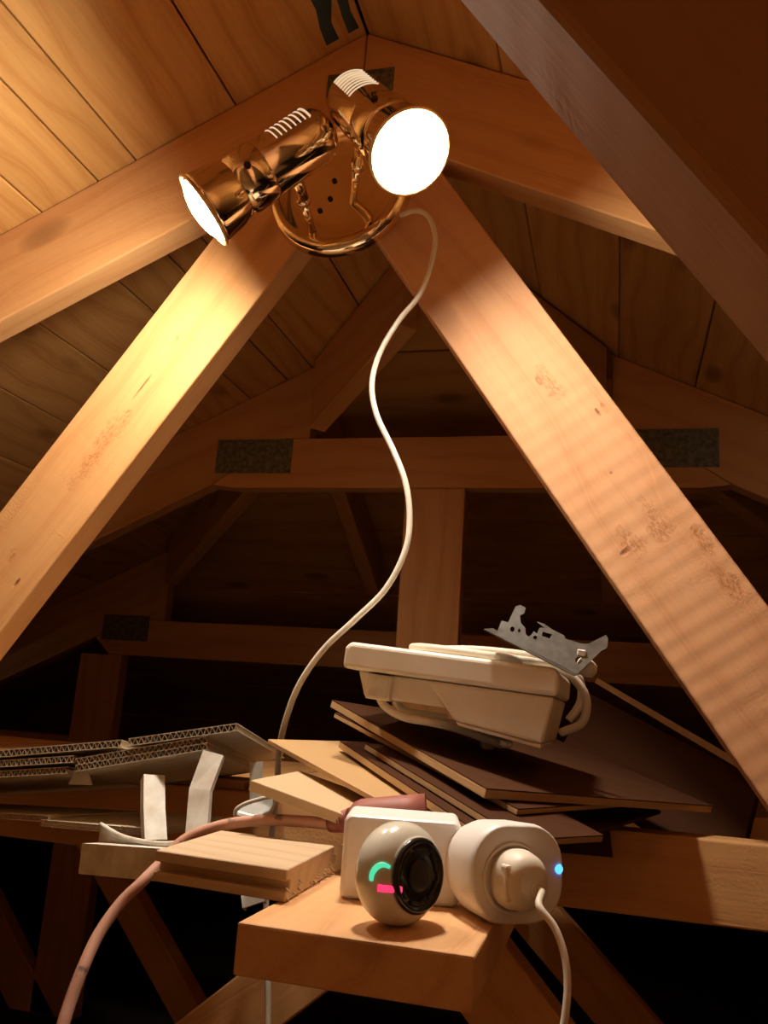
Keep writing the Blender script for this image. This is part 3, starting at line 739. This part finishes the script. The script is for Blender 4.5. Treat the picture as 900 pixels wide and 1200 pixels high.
P_(at(690, 812, 1.50), at(890, 915, 1.24), at(648, 895, 1.38)-at(690, 812, 1.50), .012, 'wide dark board sloping down under the thin lath', 'panel_dark')

# ------------------------------------------------------------------ white box on the panels
root = empty('white_box', at(540, 850, .85), 'old white plastic box with a wide lid lying on the wooden panels', 'box')
bx = V((math.cos(rad(4.2)), 0, -math.sin(rad(4.2)))); bz = V((math.sin(rad(4.2)), 0, math.cos(rad(4.2)))); by = V((0, 1, 0))
O = at(405, 751, .80)    # top left front corner of the lid
W = (at(657, 786, .80)-O).dot(bx)
def bp_(x, z, y=0): return O+bx*x+bz*z+by*y
mb = MB(); lh = .0255
P = [bp_(.004, 0), bp_(W-.004, 0), bp_(W, -.006), bp_(W, -lh), bp_(0, -lh), bp_(0, -.006)]
mb.prism(P, by*.19); mb.build('lid', 'white_old', root, None, .0045, 3)
xs_ = (at(500, 793, .80)-O).dot(bx)
mb = MB(); P = [bp_(xs_, -lh-.0008), bp_(W-.003, -lh-.0008), bp_(W-.010, -lh-.043), bp_(xs_+.030, -lh-.034)]
mb.prism([p+by*.003 for p in P], by*.18); mb.build('deep_body', 'white_old', root, None, .003, 3)
mb = MB(); P = [bp_(xs_+.031, -lh-.0345), bp_(W-.0105, -lh-.0435), bp_(W-.0115, -lh-.047), bp_(xs_+.034, -lh-.038)]
mb.prism([p+by*.005 for p in P], by*.17); mb.build('base_lip', 'white_old', root, None, .001, 2)
mb = MB(); P = [bp_(.013, -lh-.0008), bp_(xs_+.004, -lh-.0008), bp_(xs_+.018, -lh-.024), bp_(.022, -lh-.024)]
mb.prism([p+by*.014 for p in P], by*.16); mb.build('shallow_body', 'white_old', root, None, .002, 2)
mb = MB(); P = [bp_(.026, -lh-.002), bp_(.050, -lh-.002), bp_(.050, -lh-.0255), bp_(.026, -lh-.0255)]
mb.prism([p+by*.004 for p in P], by*.02); sk = mb.build('side_socket', 'white_old', root, None, .0015, 2)
mb = MB(); mb.prism([bp_(.029, -lh-.005, .003), bp_(.047, -lh-.005, .003), bp_(.047, -lh-.0225, .003), bp_(.029, -lh-.0225, .003)], by*.002); mb.build('socket_frame', 'pvc', sk)
c = bp_(W-.045, -lh-.046, .03); mb = MB(); mb.lathe(c, -bz, [(0, .006), (.004, .006), (.006, .003), (.006, 0)], 16); mb.build('foot', 'pvc', root)
for fx, fy, fl_ in ((W-.06, .13, .017), (xs_+.045, .13, .021)):
    c = bp_(fx, -lh-.040, fy); mb = MB(); mb.lathe(c, V((0, 0, -1)), [(0, .009), (fl_-.003, .008), (fl_, .005), (fl_, 0)], 16); mb.build('foot', 'pvc', root)
# its cable: coil on the lid, loop at the right end, turns under the left end
top = lambda x, y_, h=.0045: bp_(x, h, y_)
pts = [top(.055, .05), top(.075, .024), top(.12, .022), top(.17, .035), top(W-.012, .06), bp_(W+.008, -.004, .065), bp_(W+.022, -.022, .07), bp_(W+.020, -.045, .075), bp_(W+.0, -.058, .08)]
mb = MB(); mb.tube(spline(pts, 8), .0042, 12)
pts = [top(.052, .09), top(.075, .056, .005), top(.12, .052, .010), top(.17, .058, .011), top(W-.01, .085, .007), bp_(W+.012, -.002, .095), bp_(W+.016, -.025, .10), bp_(W+.006, -.045, .10)]
mb.tube(spline(pts, 8), .0042, 12)
mb.build('coiled_cable', 'cable', root)
pts = [bp_(.034, -lh-.020, .02), bp_(.045, -lh-.031, .015), bp_(.065, -lh-.038, .015), bp_(.092, -lh-.039, .02), bp_(.115, -lh-.043, .05), bp_(.15, -lh-.052, .08)]
mb = MB(); mb.tube(spline(pts, 8), .0040, 12)
pts = [bp_(.050, -lh-.024, .03), bp_(.06, -lh-.032, .028), bp_(.08, -lh-.033, .03), bp_(.10, -lh-.033, .04)]
mb.tube(spline(pts, 8), .0036, 12); mb.build('hanging_cable', 'cable', root)
mb = MB(); a = bp_(W+.012, .008, .03); mb.lathe(a, bx*.9-bz*.3, [(0, .004), (.002, .008), (.012, .0085), (.018, .006), (.02, 0)], 18); mb.build('cable_plug', 'pvc', root)

# ------------------------------------------------------------------ galvanised bracket on the box
root = empty('steel_bracket', at(640, 765, .82), 'galvanised steel mounting bracket with holes lying on the white box', 'bracket')
def kp(x, y_): return (540+x*.2222, 690+y_*.2222)
out = [(185, 245), (215, 168), (250, 176), (272, 128), (290, 92), (315, 85), (342, 100), (334, 130), (312, 140), (316, 180), (340, 206), (342, 240), (358, 252), (374, 240), (384, 224), (402, 236), (414, 206), (440, 205), (486, 216), (546, 246), (550, 262), (632, 288), (672, 290), (766, 243), (777, 262), (772, 312), (742, 326), (612, 452), (520, 400), (430, 356), (300, 292)]
holes = []
for cx, cy, r1, r2 in ((272, 213, 12, 14), (308, 220, 7, 10), (392, 257, 10, 11), (622, 376, 19, 20)):
    holes.append([kp(cx+r1*math.cos(2*math.pi*k/12), cy+r2*math.sin(2*math.pi*k/12)) for k in range(12)])
holes.append([kp(x, y_) for x, y_ in ((432, 226), (482, 240), (468, 262), (428, 248))])
mk = lambda p: at(p[0], p[1], .80+(p[0]-600)*.0002+(770-p[1])*.0004)
mb = MB(); mb.holed([mk(kp(*p)) for p in out], [[mk(p) for p in h] for h in holes], (0, .0012, 0)); mb.build('bracket_plate', 'steel', root)
fl = [at(567, 737, .795), at(673, 791, .80)]
mb = MB(); mb.prism([fl[0], fl[1], fl[1]+V((.004, .030, .004)), fl[0]+V((.004, .030, .004))], (0, 0, -.0012)); mb.build('bracket_flange', 'steel', root)
mb = MB(); mb.prism([mk(kp(*p)) for p in ((400, 172), (440, 185), (486, 216), (470, 222), (410, 180))], (0, .008, 0)); mb.build('bracket_tab', 'steel', root)
mb = MB(); c0 = mk(kp(615, 318)); c0.y -= .004; mb.box(c0, mk(kp(662, 326))-mk(kp(615, 318)), (0, .004, 0), (0, 0, -.006)); mb.build('white_clip', 'white', root, None, .001, 1)
bpy.context.view_layer.update()
